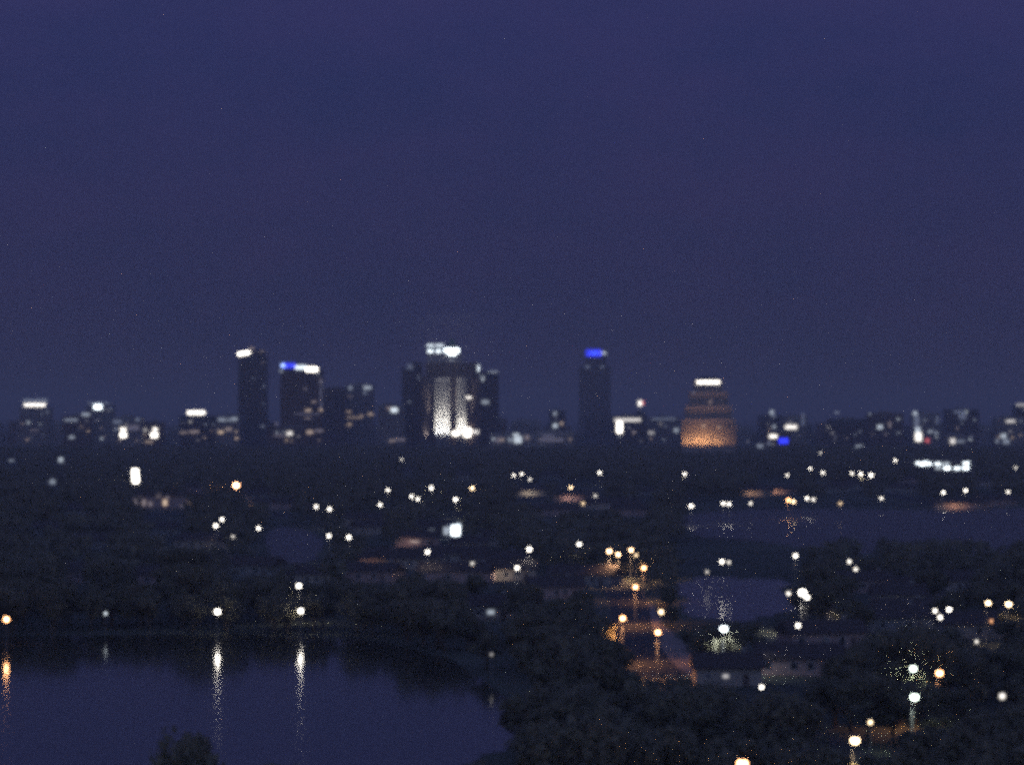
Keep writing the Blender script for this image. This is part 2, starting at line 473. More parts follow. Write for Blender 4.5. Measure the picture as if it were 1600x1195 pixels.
# ------------------------------------------------------------------ city towers
def px_box(px0, px1, py0, py1, Y):
    a, b = at(px0, py1, Y), at(px1, py0, Y)
    return a.x, b.x, a.z, b.z
def glow(parent, name, px0, px1, py0, py1, Y, L, color, proud=0.5):
    """a lit panel standing proud of the front wall at distance Y"""
    x0, x1, z0, z1 = px_box(px0, px1, py0, py1, Y)
    ox, oy, oz = parent.location
    me = MB().box(x0-ox, x1-ox, Y-proud-oy, Y-0.05-oy, z0-oz, z1-oz).mesh(name, emitter(color, L))
    return link(name, me, parent)
def window_grid(parent, x0, x1, y0, y1, z0, z1, step=3.6, floor=3.8, m=None):
    """dark panes let into frames on the front and both flanks, too small to pick apart"""
    b = MB()
    nf = max(1, int((z1 - z0 - 2) / floor)); nx = max(1, int((x1 - x0 - 1) / step)); ny = max(1, int((y1 - y0 - 1) / step))
    for k in range(nf):
        za = z0 + 1.6 + k * floor; zb = za + floor * 0.55
        for i in range(nx):
            xa = x0 + 0.5 + (x1 - x0 - 1) * (i + 0.18) / nx; xb = x0 + 0.5 + (x1 - x0 - 1) * (i + 0.82) / nx
            c = len(b.v); b.v += [(xa, y0-0.04, za), (xb, y0-0.04, za), (xb, y0-0.04, zb), (xa, y0-0.04, zb)]; b.f.append((c, c+1, c+2, c+3))
        for i in range(ny):
            ya = y0 + 0.5 + (y1 - y0 - 1) * (i + 0.18) / ny; yb = y0 + 0.5 + (y1 - y0 - 1) * (i + 0.82) / ny
            for xs, d in ((x0 - 0.04, 0), (x1 + 0.04, 1)):
                c = len(b.v); b.v += [(xs, ya, za), (xs, yb, za), (xs, yb, zb), (xs, ya, zb)]
                b.f.append((c, c+3, c+2, c+1) if not d else (c, c+1, c+2, c+3))
    if b.f:
        o = link('window_panes', b.mesh('window_panes', m or M['glass']), parent); o['kind'] = 'stuff'

def block(label, px0, px1, py, Y, depth=22, m='concrete', cat='building', name='city_building', steps=(), plant=True, group=None, lights=(), floor=3.8):
    """a flat-roofed building whose front wall spans px0..px1 at distance Y and reaches row py"""
    x0, x1, _, z1 = px_box(px0, px1, py, 700, Y)
    cxm = (x0 + x1) / 2
    t = thing(name, label, cat, (cxm, Y, 0), 0, group)
    x0 -= cxm; x1 -= cxm
    link('wall', MB().box(x0, x1, 0, depth, 0, z1 - 0.8).mesh('wall', M[m]), t)
    par = MB().box(x0-.3, x1+.3, -.3, .3, z1-.8, z1+.5).box(x0-.3, x1+.3, depth-.3, depth+.3, z1-.8, z1+.5)
    par.box(x0-.3, x0+.3, .3, depth-.3, z1-.8, z1+.5).box(x1-.3, x1+.3, .3, depth-.3, z1-.8, z1+.5)
    link('parapet', par.mesh('parapet', M[m]), t)
    window_grid(t, x0, x1, 0, depth, 2, z1 - 2, floor=floor)
    if plant and x1 - x0 > 8:
        w = (x1 - x0)
        link('plant_room', MB().box(x0+w*.3, x0+w*.65, depth*.3, depth*.75, z1-.8, z1+2.6).mesh('plant_room', M['concrete']), t)
    for (a, b, py2) in steps:                       # set-back upper storeys
        xa, xb, _, zt = px_box(a, b, py2, 700, Y)
        xa -= cxm; xb -= cxm
        link('upper_storey', MB().box(xa, xb, 2, depth-2, z1-.8, zt).mesh('upper_storey', M[m]), t)
        window_grid(t, xa, xb, 2, depth-2, z1, zt-1, floor=floor)
        z1 = zt + .8
    for lt in lights:
        nm, a, b, c, d, L, col = lt
        glow(t, nm, a, b, c, d, Y, L, col)
    return t

W, S = 'lit_window', 'lit_sign'
# --- tower A: slim dark tower with a slanted white sign
t = block('slim tall dark tower with a small white sign at its top corner', 372, 416, 556, 3650, 30, 'dark', 'tower', 'office_tower',
          steps=[(386, 412, 546)], lights=[(W,390,397,543,545,.5,WARM),(W,407,412,548,550,.3,WARM),(W,408,414,565,567,.12,WARM),
          (W,393,398,590,592,.06,GREENISH),(W,411,414,600,606,.05,GREENISH),(W,410,413,628,632,.05,GREENISH),(W,408,413,664,668,.15,COOL)])
me = MB().box(-9, 9, -.6, 0, -2.1, 2.1)
s_ = link(S, MB().box(-7.4, 7.4, -.6, 0, -1.7, 1.7).mesh(S, emitter(WHITE, 9)), t); s_.location = at(381, 552, 3650) - t.location + Vector((0, -.4, 0)); s_.rotation_euler[1] = -0.16
link('sign_frame', MB().box(-8.5, 8.5, .4, 1.2, -3.6, -1).mesh('sign_frame', M['dark']), t).location = s_.location
# --- tower B: broad tower with the blue and white sign along the roof
t = block('broad tower with a glowing blue and white sign along its roof edge', 438, 503, 579, 3500, 34, 'brown', 'tower', 'office_tower',
          lights=[(W,437,442,579,581,.7,COOL),(W,495,499,583,585,.35,COOL),(W,474,480,606,609,.12,WARM),(W,487,494,626,629,.3,WARM),(W,499,508-4,592,600,.1,WARM),
                  (W,500,503,604,640,.05,WARM),(W,477,486,639,643,.6,WARM),(W,499,505-1,639,642,.7,WARM),(W,460,500,646,648,.06,WARM),(W,476,486,652,654,.2,WARM)])
for (a, b, c, d, L, col, nm) in [(439,445,568,574,3,(.35,.5,1),'sign_letter_block'),(443,462,567,575,1.6,BLUE,'blue_sign'),(461,479,571,577,2.2,COOL,'white_sign'),(478,496,574,580,8,WHITE,'white_sign')]:
    glow(t, nm, a, b, c, d, 3500, L, col, .6)
link('sign_rail', MB().box(*(px_box(438,498,0,0,3500)[0]-t.location.x, px_box(438,498,0,0,3500)[1]-t.location.x), .5, .9, at(0,579,3500).z, at(0,571,3500).z).mesh('sign_rail', M['dark']), t)
block('dim brown tower block close beside the tower with the blue and white sign', 506, 540, 606, 3900, 26, 'brown', 'tower', 'office_tower')
block('flat topped office block with two small window lights under its roof', 540, 584, 601, 3950, 26, 'concrete', 'building', 'office_building',
      lights=[(W,545,550,603,609,.35,COOL),(W,568,580,603,608,.6,COOL),(W,568,573,611,616,.18,COOL),(W,544,551,618,621,.12,WARM),
              (W,533+8,549,642,644,.6,WARM),(W,541,564,651,653,.4,WARM),(W,562,568,648,652,.3,WARM),(W,575,583,645,649,.5,WARM),(W,543,549,661,665,.5,WARM)])
block('low building with one bright window east of the office block', 590, 632, 632, 3700, 24, 'concrete', lights=[(W,605,611,636,640,.35,WARM),(W,611,621,637,644,1.6,COOL)])

# --- the floodlit tower
Yt = 3700.0
t = thing('office_tower', 'tallest tower, floodlit white from its base, with two bright lit crowns', 'tower', (0, 0, 0))
ox = at(703, 640, Yt).x; t.location = (ox, Yt, 0)
def TX(px): return at(px, 640, Yt).x - ox
def TZ(py): return at(700, py, Yt).z
link('shaft', MB().box(TX(656), TX(752), 8, 44, 0, TZ(588)).mesh('shaft', M['brown']), t)
link('shaft', MB().box(TX(664), TX(746), 9.5, 42.5, TZ(588), TZ(566)).mesh('shaft', M['brown']), t)
link('shaft', MB().box(TX(666), TX(722), 11, 40, TZ(566), TZ(553)).mesh('shaft', M['stone']), t)
window_grid(t, TX(656), TX(752), 8, 44, 2, TZ(589))
window_grid(t, TX(664), TX(746), 9.5, 42.5, TZ(588), TZ(566))
for (a, b, y0, yt) in ((660,671,4,600),(680,702,0,590),(714,728,3,590),(739,750,5,590)):     # projecting bays carried up the front
    bm_ = M['stone'] if 675 < a < 720 else M['brown']
    link('front_bay', MB().box(TX(a), TX(b), y0, 7.96, 0, TZ(yt)).mesh('front_bay', bm_), t)
    for k in range(4):
        xa = TX(a) + (TX(b)-TX(a))*(k)/4
        link('pilaster', MB().box(xa, xa+.7, y0-.5, y0-.003, 0, TZ(yt)-1).mesh('pilaster', bm_), t)
    window_grid(t, TX(a), TX(b), y0, 7.9, 8, TZ(yt))
for (a, b) in ((667,677.5),(679.5,690),(694,717)):          # crowns: lantern storey under a pyramid
    zc = TZ(549); w = TX(b)-TX(a)
    if a < 690:
        link('lantern', MB().box(TX(a)+.5, TX(b)-.5, 10, 10+w, TZ(553), zc+1).mesh('lantern', M['stone']), t)
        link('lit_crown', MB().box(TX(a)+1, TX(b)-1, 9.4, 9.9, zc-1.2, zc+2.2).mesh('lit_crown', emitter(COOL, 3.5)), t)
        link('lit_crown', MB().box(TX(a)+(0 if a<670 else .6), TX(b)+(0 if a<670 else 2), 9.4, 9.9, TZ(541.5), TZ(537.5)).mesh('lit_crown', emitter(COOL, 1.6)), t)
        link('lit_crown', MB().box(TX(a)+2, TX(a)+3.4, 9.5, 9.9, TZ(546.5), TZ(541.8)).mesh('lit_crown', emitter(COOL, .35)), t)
        link('pyramid_roof', MB().frustum(TX(a)+.2, TX(b)-.2, 9.98, 10+w, zc+1.1, TZ(537), .55).mesh('pyramid_roof', M['copper']), t)
    else:
        link('lantern', MB().box(TX(a)+.5, TX(b)-.5, 10, 10+w, TZ(556), TZ(543)).mesh('lantern', M['stone']), t)
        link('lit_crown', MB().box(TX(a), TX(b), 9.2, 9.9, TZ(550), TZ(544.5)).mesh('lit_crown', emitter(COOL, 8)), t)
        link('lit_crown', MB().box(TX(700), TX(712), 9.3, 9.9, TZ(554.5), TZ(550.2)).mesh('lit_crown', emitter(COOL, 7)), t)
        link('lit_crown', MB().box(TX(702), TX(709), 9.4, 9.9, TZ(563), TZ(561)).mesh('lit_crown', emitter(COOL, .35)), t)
        link('pyramid_roof', MB().frustum(TX(a)+.2, TX(b)-.2, 9.98, 10+w, TZ(543)+.01, TZ(528), .1).mesh('pyramid_roof', M['copper']), t)
        link('spire', MB().tube(((TX(a)+TX(b))/2, 10+w/2, TZ(529)), ((TX(a)+TX(b))/2, 10+w/2, TZ(520)), .4, .1).mesh('spire', M['steel']), t)
def flood(parent, loc, energy, color=(.95, .98, 1), r=.5, cone=42, tilt=5):
    """an uplight in the planting at the tower's foot: its housing and the lamp in it"""
    hs = link('floodlight', MB().frustum(loc[0]-1, loc[0]+1, loc[1]-1.6, loc[1]-.4, 0, loc[2]-.9, 1.2).mesh('floodlight', M['dark']), parent)
    ld = bpy.data.lights.new('floodlight_lamp', 'SPOT'); ld.energy = energy; ld.color = color; ld.shadow_soft_size = r
    ld.spot_size = math.radians(cone); ld.spot_blend = .6
    lo = bpy.data.objects.new('floodlight_lamp', ld); COL.objects.link(lo); lo.parent = hs; lo.location = loc
    lo.rotation_euler = (math.radians(180-tilt), 0, 0)
for (px, yy, e) in ((665.5,2.2,.5e5),(683,-2.4,1.1e6),(691,-2.4,1.3e6),(699,-2.4,1.1e6),(717,.8,8e5),(724,.8,9e5),(744,3.4,.03e5)):
    flood(t, (TX(px), yy, TZ(685)), e)
glow(t, 'entrance_light', 707, 716, 674, 680, Yt, 7, WHITE, 1.2)
glow(t, 'entrance_light', 726, 735, 669, 682, Yt, 9, WHITE, .9)
# wings beside it
block('dark wing building at the shoulder of the floodlit tower, with faint upper windows', 628, 659, 576, 3760, 30, 'dark', 'building', 'office_building',
      steps=[(640, 659, 566)], lights=[(W,636,645,569,577,.09,COOL),(W,652,658,588,592,.1,COOL),(W,637,642,626,629,.16,COOL)])
block('dark tower with a white roof beacon and grey lit top storey near the floodlit tower', 734, 779, 583, 3780, 34, 'dark', 'tower', 'office_tower',
      lights=[('roof_beacon',744,748.5,571,580,3.5,COOL),(W,763,778,580,582,.45,COOL),(W,740,758,587,591,.14,COOL),(W,748,756,589,596,.6,COOL),
              (W,726+8,746,619,624,0.0,WHITE),(W,752,764,625,631,.45,COOL)])
glow(t, 'lit_sign', 725, 736.5, 619.5, 622.5, Yt+8, 3, WHITE, .9)
glow(t, 'entrance_light', 738, 748, 672, 677, Yt+5, 1.2, WHITE, .9)

# --- tower C with blue sign
t = block('tall dim tower with a bright blue sign on its roof', 905, 954, 572, 5600, 34, 'dark', 'tower', 'office_tower', steps=[(914, 948, 556)],
          lights=[('blue_sign',915.5,940,546,557,2.0,BLUE),('blue_sign',923,934,550,553,1.1,(.12,.25,1)),('white_sign',939,948,549.5,554,.9,COOL),
                  (W,914,922,571,575,.14,COOL),(W,938,943,571,575,.14,COOL)])
link('sign_frame', MB().box(at(914,0,5600).x-t.location.x, at(948,0,5600).x-t.location.x, .2, 1.2, at(0,558,5600).z, at(0,547,5600).z).mesh('sign_frame', M['dark']), t)

# --- tower D with amber base and white bar sign
Yd = 3450.0
t = thing('office_tower', 'stepped tower washed with amber light at its base, white bar sign on top', 'tower', (at(1107, 640, Yd).x, Yd, 0))
ox = t.location.x
def DX(px): return at(px, 640, Yd).x - ox
def DZ(py): return at(1100, py, Yd).z
for (a, b, y0, y1, pa, pb) in ((1066,1150,0,40,None,655),(1072,1144,2,38,655,634),(1078,1138,4,36,634,612),(1086,1130,6,34,612,593)):
    link('tower_stage', MB().box(DX(a), DX(b), y0, y1, 0 if pa is None else DZ(pa), DZ(pb)).mesh('tower_stage', M['stucco']), t)
    window_grid(t, DX(a), DX(b), y0, y1, 3 if pa is None else DZ(pa), DZ(pb), step=4.2, floor=4.0)
for k in range(15):
    xa = DX(1066) + (DX(1150)-DX(1066)-1.0)*k/14
    link('pilaster', MB().box(xa, xa+1.0, -1.1, -.003, 0, DZ(655 + (0 if k % 2 else 6))).mesh('pilaster', M['stucco']), t)
link('plant_room', MB().box(DX(1096), DX(1122), 12, 28, DZ(593), DZ(588)).mesh('plant_room', M['dark']), t)
link('sign_frame', MB().box(DX(1090), DX(1125), 5, 5.9, DZ(602), DZ(592)).mesh('sign_frame', M['dark']), t)
link('lit_sign', MB().box(DX(1089.5), DX(1125), 4.3, 4.95, DZ(599), DZ(595)).mesh('lit_sign', emitter(WHITE, 6)), t)
for px, e in ((1068,1.1e5),(1076,1.2e5),(1084,1.5e5),(1093,1.7e5),(1101,1.7e5),(1109,1.2e5),(1121,1.2e5),(1129,.6e5),(1142,.35e5)):
    flood(t, (DX(px), -9, DZ(702)), e*.12, (1, .52, .24), .8, 110, 12)
for (a,b,c,d,L,col) in ((1097,1102,664,667,.5,WARM),(1122,1127,666,668,.5,WARM),(1108,1112,626,630,.25,WARM),(1082,1085,611,615,.12,COOL)):
    glow(t, W, a, b, c, d, Yd, L, col, .5)

# --- the long low line of the city with its own lights
blocks = [
 ('low building whose whole roof storey glows white, far out over the dark trees', 30, 78, 637, 3600, 'concrete', [('lit_roof_sign',38,71,630.5,634.5,3.5,WHITE),('roof_glow',36,74,623,629,.16,COOL),(W,47,60,671,673,.12,WARM)]),
 ('building with one round bright light under a faint roof line', 134, 176, 633, 3900, 'concrete', [(W,147,159,632,639,6,COOL),(W,137,171,628,631,.12,COOL),(W,171,176,637,640,.1,COOL)]),
 ('low block with a small bright corner window and a pale strip', 98, 142, 650, 3500, 'brown', [(W,128,140,645,650,.45,COOL),(W,101,121,654,658,.3,COOL),(W,108,116,681,685,.5,COOL),(W,123,125,670,672,.1,COOL)]),
 ('squat block with stacked double lights and a patterned wall', 176, 222, 652, 3400, 'concrete', [(W,188,197,668.5,673,3.5,WHITE),(W,188,197,676,683,6,WHITE),(W,177,190,656,662,.12,COOL),(W,200,217,664,672,.08,WARM),(W,212,218,653,658,.15,COOL),(W,158+20,184,668,673,.12,COOL)]),
 ('squat block with two bright double lights over a pale strip', 223, 254, 660, 3420, 'brown', [(W,239,246,668.5,673,3.5,WHITE),(W,236,246,676,683,6,WHITE),(W,225,230,669,674,.6,WHITE),(W,227,239,688,692,.35,WARM)]),
 ('wide hall under a long bright white bar sign', 280, 336, 650, 3500, 'dark', [('lit_sign',293,320,642,647,4.5,WHITE),(W,275+6,293,674,677,.3,WARM),(W,296,311,672,677,.25,WARM)]),
 ('block with a dotted strip of windows beneath the slim tower', 337, 374, 650, 3450, 'concrete', [(W,341,352,653,658,.35,COOL),(W,354,360,654,658,.3,COOL),(W,361,371,652,657,.4,COOL),(W,341,349,673,677,.9,WARM),(W,352,362,668,673,.3,WARM),(W,312+26,341,669,672,.1,WARM)]),
 ('low street front with a few warm shop lights below the broad tower', 418, 505, 668, 3300, 'brown', [(W,428,446,679,682,.12,WARM),(W,448,457,674,680,1.4,WHITE),(W,479,489,672,678,.5,WARM),(W,492,505,671,675,.15,WARM),(W,430,434,660,665,.1,WARM)]),
 ('low pale rooftop with a slanting lit edge left of the floodlit tower', 606, 634, 684, 3200, 'concrete', [(W,608,617,687,690,.3,WARM),(W,617,633,685,688,.15,WARM)]),
 ('long low hall with scattered lights at the foot of the floodlit tower', 765, 836, 678, 3250, 'stone', [(W,774,780,684,692,.1,WARM),(W,780,788,685,689,.35,WARM),(W,794,800,684,690,.35,COOL),(W,802,811,677,681,.9,COOL),(W,803,815,682,692,1.0,COOL),(W,820,827,671+9,678+9,.2,WARM)]),
 ('long pale lit car park building between the two towers', 838, 896, 674, 3350, 'stone', [(W,842,880,684,690,.07,WARM),(W,844,852,695,702,.16,COOL),(W,848,866,679,683,.05,WARM),(W,826+14,845,702,704,.15,COOL)]),
 ('small block with two window lights left of the tower with the blue sign', 858, 884, 642, 3800, 'dark', [(W,864.5,870,643,649,.4,COOL),(W,864,871,662,668,.9,COOL),(W,875,880,659,664,.5,WARM)]),
 ('dark hall with a long white roof line and one upright bright light', 956, 1010, 650, 3450, 'dark', [('lit_roof_edge',960,1001,653.5,658,1.3,WHITE),('upright_light',964,972,659,676,7,WHITE),(W,988,993,673,678,.2,WARM)]),
 ('low building with a faint grey roof line beside the amber tower', 1012, 1062, 652, 3600, 'concrete', [('lit_roof_edge',1018,1056,653,656,.14,COOL),(W,1001+12,1022,674,678,.6,WHITE),(W,1053,1060,669,675,.5,COOL)]),
 ('thin mast building with a white and red beacon', 994, 1008, 644, 3700, 'dark', [('roof_beacon',997,1003,626,634,2.5,WHITE),('roof_beacon',1003,1006,627,632,1.6,RED)]),
 ('far block with two faint lights above the small blue sign', 1195, 1219, 655, 3700, 'dark', [(W,1203,1209,641,647,.6,COOL),(W,1206,1211,648,652,.2,COOL),(W,1207,1212,664,669,.5,COOL)]),
 ('low building with a small blue sign and a white light at its corner', 1196, 1236, 676, 3300, 'brown', [('blue_sign',1217,1231.5,684.5,693,2.2,BLUE),(W,1202,1214,679,684,3,WHITE),(W,1199,1204,690,695,.12,COOL)]),
 ('block with a short white bar light below its roof', 1224, 1262, 650, 3500, 'concrete', [(W,1227,1245,664,670,2.2,WHITE),(W,1252,1257,645,665,.06,COOL)]),
 ('low wide store fronts with rows of faint lit strips', 1160, 1240, 700, 3000, 'concrete', [(W,1162,1190,704,706,.15,COOL),(W,1165,1200,709,711,.2,WARM),(W,1205,1240,705,707,.1,COOL),(W,1183,1192,694,699,.3,COOL),(W,1170,1178,720,722,.2,COOL)]),
 ('dark block with a faint greenish glow on its lower wall', 1296, 1356, 655, 3300, 'dark', [(W,1316,1330,700,705,.10,GREENISH),(W,1328,1352,698,707,.12,GREENISH),(W,1338,1348,695,703,.5,COOL),(W,1304,1311,643,646,.2,COOL)]),
 ('low dark block with one small bright window to the side', 1357, 1412, 646, 3700, 'brown', [(W,1371,1379,664,670,.9,COOL),(W,1388,1392,658,668,.2,WARM),(W,1353+5,1361,645,648,.4,COOL)]),
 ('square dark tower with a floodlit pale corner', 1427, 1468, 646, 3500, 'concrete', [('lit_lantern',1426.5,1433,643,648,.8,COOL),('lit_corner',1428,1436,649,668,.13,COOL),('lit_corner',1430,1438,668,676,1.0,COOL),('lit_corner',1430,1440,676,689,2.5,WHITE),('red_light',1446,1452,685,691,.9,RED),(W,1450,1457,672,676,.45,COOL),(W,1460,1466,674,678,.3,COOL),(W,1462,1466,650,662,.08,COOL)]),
 ('block with a pale patch of light high on its wall', 1478, 1530, 640, 3900, 'dark', [(W,1490,1512,641,646,.08,COOL),(W,1498,1510,646,655,.10,COOL),(W,1508,1512,638+3,646,.2,COOL)]),
 ('low building with one bright and several faint ground floor lights', 1476, 1514, 680, 3200, 'concrete', [(W,1485,1492,685,693,1.3,WHITE),(W,1494,1507,688,691,.3,COOL)]),
 ('end block with a thin slanting light and a grey cluster below', 1556, 1600, 652, 3400, 'concrete', [(W,1572,1586,656,660,1.0,WHITE),(W,1564,1572,678,684,.8,COOL),(W,1567,1577,686,693,.3,COOL),(W,1556,1560,686,692,.3,COOL)]),
 ('far block with a white roof line at the picture edge', 1586, 1625, 634, 3900, 'dark', [('lit_roof_edge',1588,1604,631,634,.7,WHITE)]),
]
rw = random.Random(5)
for lb, a, b, py, Y, m, lts in blocks:
    if 'mast' not in lb:
        for k in range(rw.randint(6, 11)):
            xw = rw.uniform(a+2, b-5); yw = rw.uniform(py+5, 688)
            if all(not (l[1]-4 < xw < l[2]+2 and l[3]-4 < yw < l[4]+3) for l in lts):
                lts.append((W, xw, xw+rw.uniform(2, 4.5), yw, yw+rw.uniform(1.5, 3), rw.choice((.08, .15, .25, .4, .9)), rw.choice((COOL, WARM, WHITE))))
    block(lb, a, b, py, Y, 24, m, lights=lts)
# unlit blocks that only close the line of the city
fill_label = 'plain unlit low block in the dark line of the far city'
x = -30
r = random.Random(12)
while x < 1630:
    w_ = r.uniform(18, 46)
    if not (640 < x < 720 or 1040 < x+w_/2 < 1150):
        block(fill_label, x, x + w_, r.uniform(648, 668), 4150 + r.uniform(0, 250), 24, r.choice(['concrete', 'brown', 'dark']), group='unlit low blocks in the far city')
    x += w_ + r.uniform(2, 26)

# ------------------------------------------------------------------ nearer buildings and houses
# parking garage with two decks of lights
Yg = 2120.0
t = thing('parking_garage', 'two storey parking garage with two rows of bright lights', 'building', (at(1472, 730, Yg).x, Yg, 0))
ox = t.location.x
gx0, gx1 = at(1424, 0, Yg).x - ox, at(1520, 0, Yg).x - ox
for z in (3.2, 6.6, 10.0):
    link('deck', MB().box(gx0, gx1, 0, 30, z, z+.5).mesh('deck', M['concrete']), t)
    link('barrier_wall', MB().box(gx0, gx1, -.2, -.003, z, z+1.1).mesh('barrier_wall', M['concrete']), t)
for k in range(9):
    xx = gx0 + (gx1-gx0-.6)*k/8
    link('column', MB().box(xx, xx+.6, .3, .9, 0, 9.99).mesh('column', M['concrete']), t)
link('rear_wall', MB().box(gx0, gx1, 29, 29.9, 0, 9.99).mesh('rear_wall', M['concrete']), t)
for (a, b, y, L) in ((1431,1438,723.5,5),(1438,1445,725,9),(1442,1450,721.5,2.5),(1447,1455,724.5,6),(1461,1470,724.5,5),(1474,1483,724,1.2),(1505,1514,723.5,6),
                     (1462,1470,731,1.2),(1475,1484,731,10),(1491,1500,731.5,6),(1505,1513,731,10)):
    glow(t, 'deck_lamp', a, b, y-1.2, y+1.2, Yg+.1, L, COOL, .8)
    seen((a+b)/2, y, Yg, 8)

def house(px, py, label, wx=13.0, wy=10.0, rz=0.0, L=0.0, color=WHITE, wall='stucco', win_h=1.7, win=(1.1, 1.2), name='house', group=None, yard=0, ycol=(1, .62, .38)):
    """a gabled bungalow; its main window (lit or not) faces the camera at pixel px,py"""
    p = on_z(px, py, win_h)
    t = thing(name, label, 'house', (p.x, p.y + .1, 0), rz, group)
    x0, x1 = -wx*.45, wx*.55
    link('wall', MB().box(x0, x1, 0, wy, 0, 3.0).mesh('wall', M[wall]), t)
    b = MB(); o = .6
    b.v = [(x0-o,-o,2.9),(x1+o,-o,2.9),(x1+o,wy+o,2.9),(x0-o,wy+o,2.9),(x0-o,wy/2,5.4),(x1+o,wy/2,5.4),
           (x0-o,-o,3.05),(x1+o,-o,3.05),(x1+o,wy+o,3.05),(x0-o,wy+o,3.05)]
    b.f = [(0,3,2,1),(6,7,5,4),(8,9,4,5),(0,1,7,6),(2,3,9,8),(1,2,8,5,7),(3,0,6,4,9)]
    rf = link('roof', b.mesh('roof', M['shingle']), t)
    link('chimney', MB().box(x1-3, x1-2.2, wy*.6, wy*.6+.8, 4, 6).mesh('chimney', M['concrete']), rf)
    link('door', MB().box(x1-3.2, x1-2.2, -.08, -.003, 0, 2.1).mesh('door', M['brown']), t)
    for wxk in (0.0, x0+2.0, x1-5.0):
        lit = wxk == 0.0 and L > 0
        if wxk != 0.0 and abs(wxk) < 1.6: continue
        fr = link('window', MB().box(wxk-win[0]/2-.1, wxk+win[0]/2+.1, -.06, -.003, win_h-win[1]/2-.1, win_h+win[1]/2+.1).mesh('window', M['white']), t)
        link('pane', MB().box(wxk-win[0]/2, wxk+win[0]/2, -.1, -.062, win_h-win[1]/2, win_h+win[1]/2).mesh('pane', emitter(color, L) if lit else M['glass']), fr)
    if L > 0: seen(px, py, p.y, 9)
    if yard:                                        # a shaded yard light washing the front wall
        hs = link('yard_light', MB().frustum(-2.3, -1.7, -5.3, -4.7, 0, .5, .7).mesh('yard_light', M['dark']), t)
        ld = bpy.data.lights.new('yard_lamp', 'SPOT'); ld.energy = yard * .3; ld.color = ycol; ld.shadow_soft_size = .3
        ld.spot_size = math.radians(140); ld.spot_blend = .8
        lo = bpy.data.objects.new('yard_lamp', ld); COL.objects.link(lo); lo.parent = hs; lo.location = (-2, -5, 1.1)
        lo.rotation_euler = (math.radians(100), 0, 0)
        TARGETS.append((px, py, p.y, 16))
    return t
house(698, 831, 'small house with a dim lit window tucked beside the brightest white facade', 9, 8, L=.8, color=COOL, win=(2.0, 1.6))
house(730, 855, 'house with one wide bright strip window below the brightest white facade', 12, 9, L=5, color=COOL, win=(2.4, .8), wall='stucco')
house(676, 828, 'house with two faint grey windows beside the loose row of street lamps', 12, 9, L=.25, color=COOL, win=(2.2, 1.2))
house(648, 846, 'pinkish house with a faint lit strip under its eaves', 15, 9, L=.35, color=WARM, win=(3.0, .5), wall='stucco_b', yard=900, ycol=(1, .7, .6))
house(1403, 938, 'house with an upper bright strip window on the side street', 12, 9, L=4, color=COOL, win=(2.3, .7))
house(1411, 963, 'house with a lower bright strip window in front of its neighbour', 12, 9, L=2.5, color=COOL, win=(2.3, .6))
house(1134, 1056, 'house with a tiny lit window in the dark trees in front of the pond', 11, 9, L=.6, color=WHITE, win=(.9, .5))
house(767, 956, 'house with a curved pale porch light alone in the dark above the lake', 10, 8, L=.45, color=COOL, win=(1.5, .9))
house(612, 876, 'brown house with its front wall lit warmly', 16, 9, wall='stucco_b', yard=1800)
house(790, 897, 'pale house with its front wall lit by the small lamp next to it', 15, 8, wall='stucco', yard=1300, ycol=(1, .85, .7))
house(590, 880, 'second brown house next to the warmly lit one', 12, 9, wall='stucco_b', yard=900)
house(895, 778, 'pinkish house in the bend of the curved road', 22, 10, wall='stucco_b', yard=3000, ycol=(1, .7, .6))
house(832, 770, 'long pale house below the short row of three small lamps', 26, 10, wall='stucco', yard=2500, ycol=(1, .9, .75))
house(1215, 768, 'brown house on the slope over the bay road', 24, 10, wall='stucco_b', yard=3500)
house(1180, 770, 'pale house beside the brown one over the bay road', 18, 10, wall='stucco', yard=2200)
house(1500, 790, 'long house behind the two bright lamps under the parking garage', 26, 10, wall='stucco_b', yard=2500)
#house(1000, 1022, 'pale house front lit amber below the orange lit trees', 9, 8, wall='stucco', rz=.25)
house(95, 718, 'distant house with a bright grey window among the dark trees', 20, 10, L=.8, color=COOL, win=(4.0, 4.0), win_h=3)
house(82, 752, 'house with a round grey lit window under the distant one', 20, 10, L=.3, color=COOL, win=(3.4, 3.2), win_h=2)
house(18, 719, 'distant house with a faint flat window by the picture edge', 20, 10, L=.25, color=COOL, win=(5.0, 2.0), win_h=2)

hl = 'unlit small house with a pale front among the dark trees of the middle distance'
rh = random.Random(31)
hx = [(120,800),(60,830),(150,850),(250,830),(300,850),(560,815),(585,828),(640,880),(700,872),(760,845),(770,880),(860,800),(990,800),(1010,770),(960,790),(640,740),(720,745),(860,745),(700,900),(560,900),(480,905),(380,890),(1300,765),(1330,760),(1400,765),(1420,752),(1540,755),(1560,785),(1350,915),(1420,925),(1500,915),(1380,975),(1530,985),(1290,1000),(1240,1040),(870,925),(900,905),(120,900),(230,905),(400,775),(440,790),(300,765)]
for (x, y) in hx:
    if any(abs(x-t_[0]) < 14 and abs(y-t_[1]) < 10 for t_ in TARGETS): continue
    house(x, y, hl, rh.uniform(12, 20) * (1 if y > 800 else 1.5), rh.uniform(8, 11), rz=rh.uniform(-.5, .5), wall=rh.choice(('stucco', 'stucco_b', 'concrete')), group='unlit houses among the dark trees')
    TARGETS.append((x, y-2, on_z(x, y).y, 10))
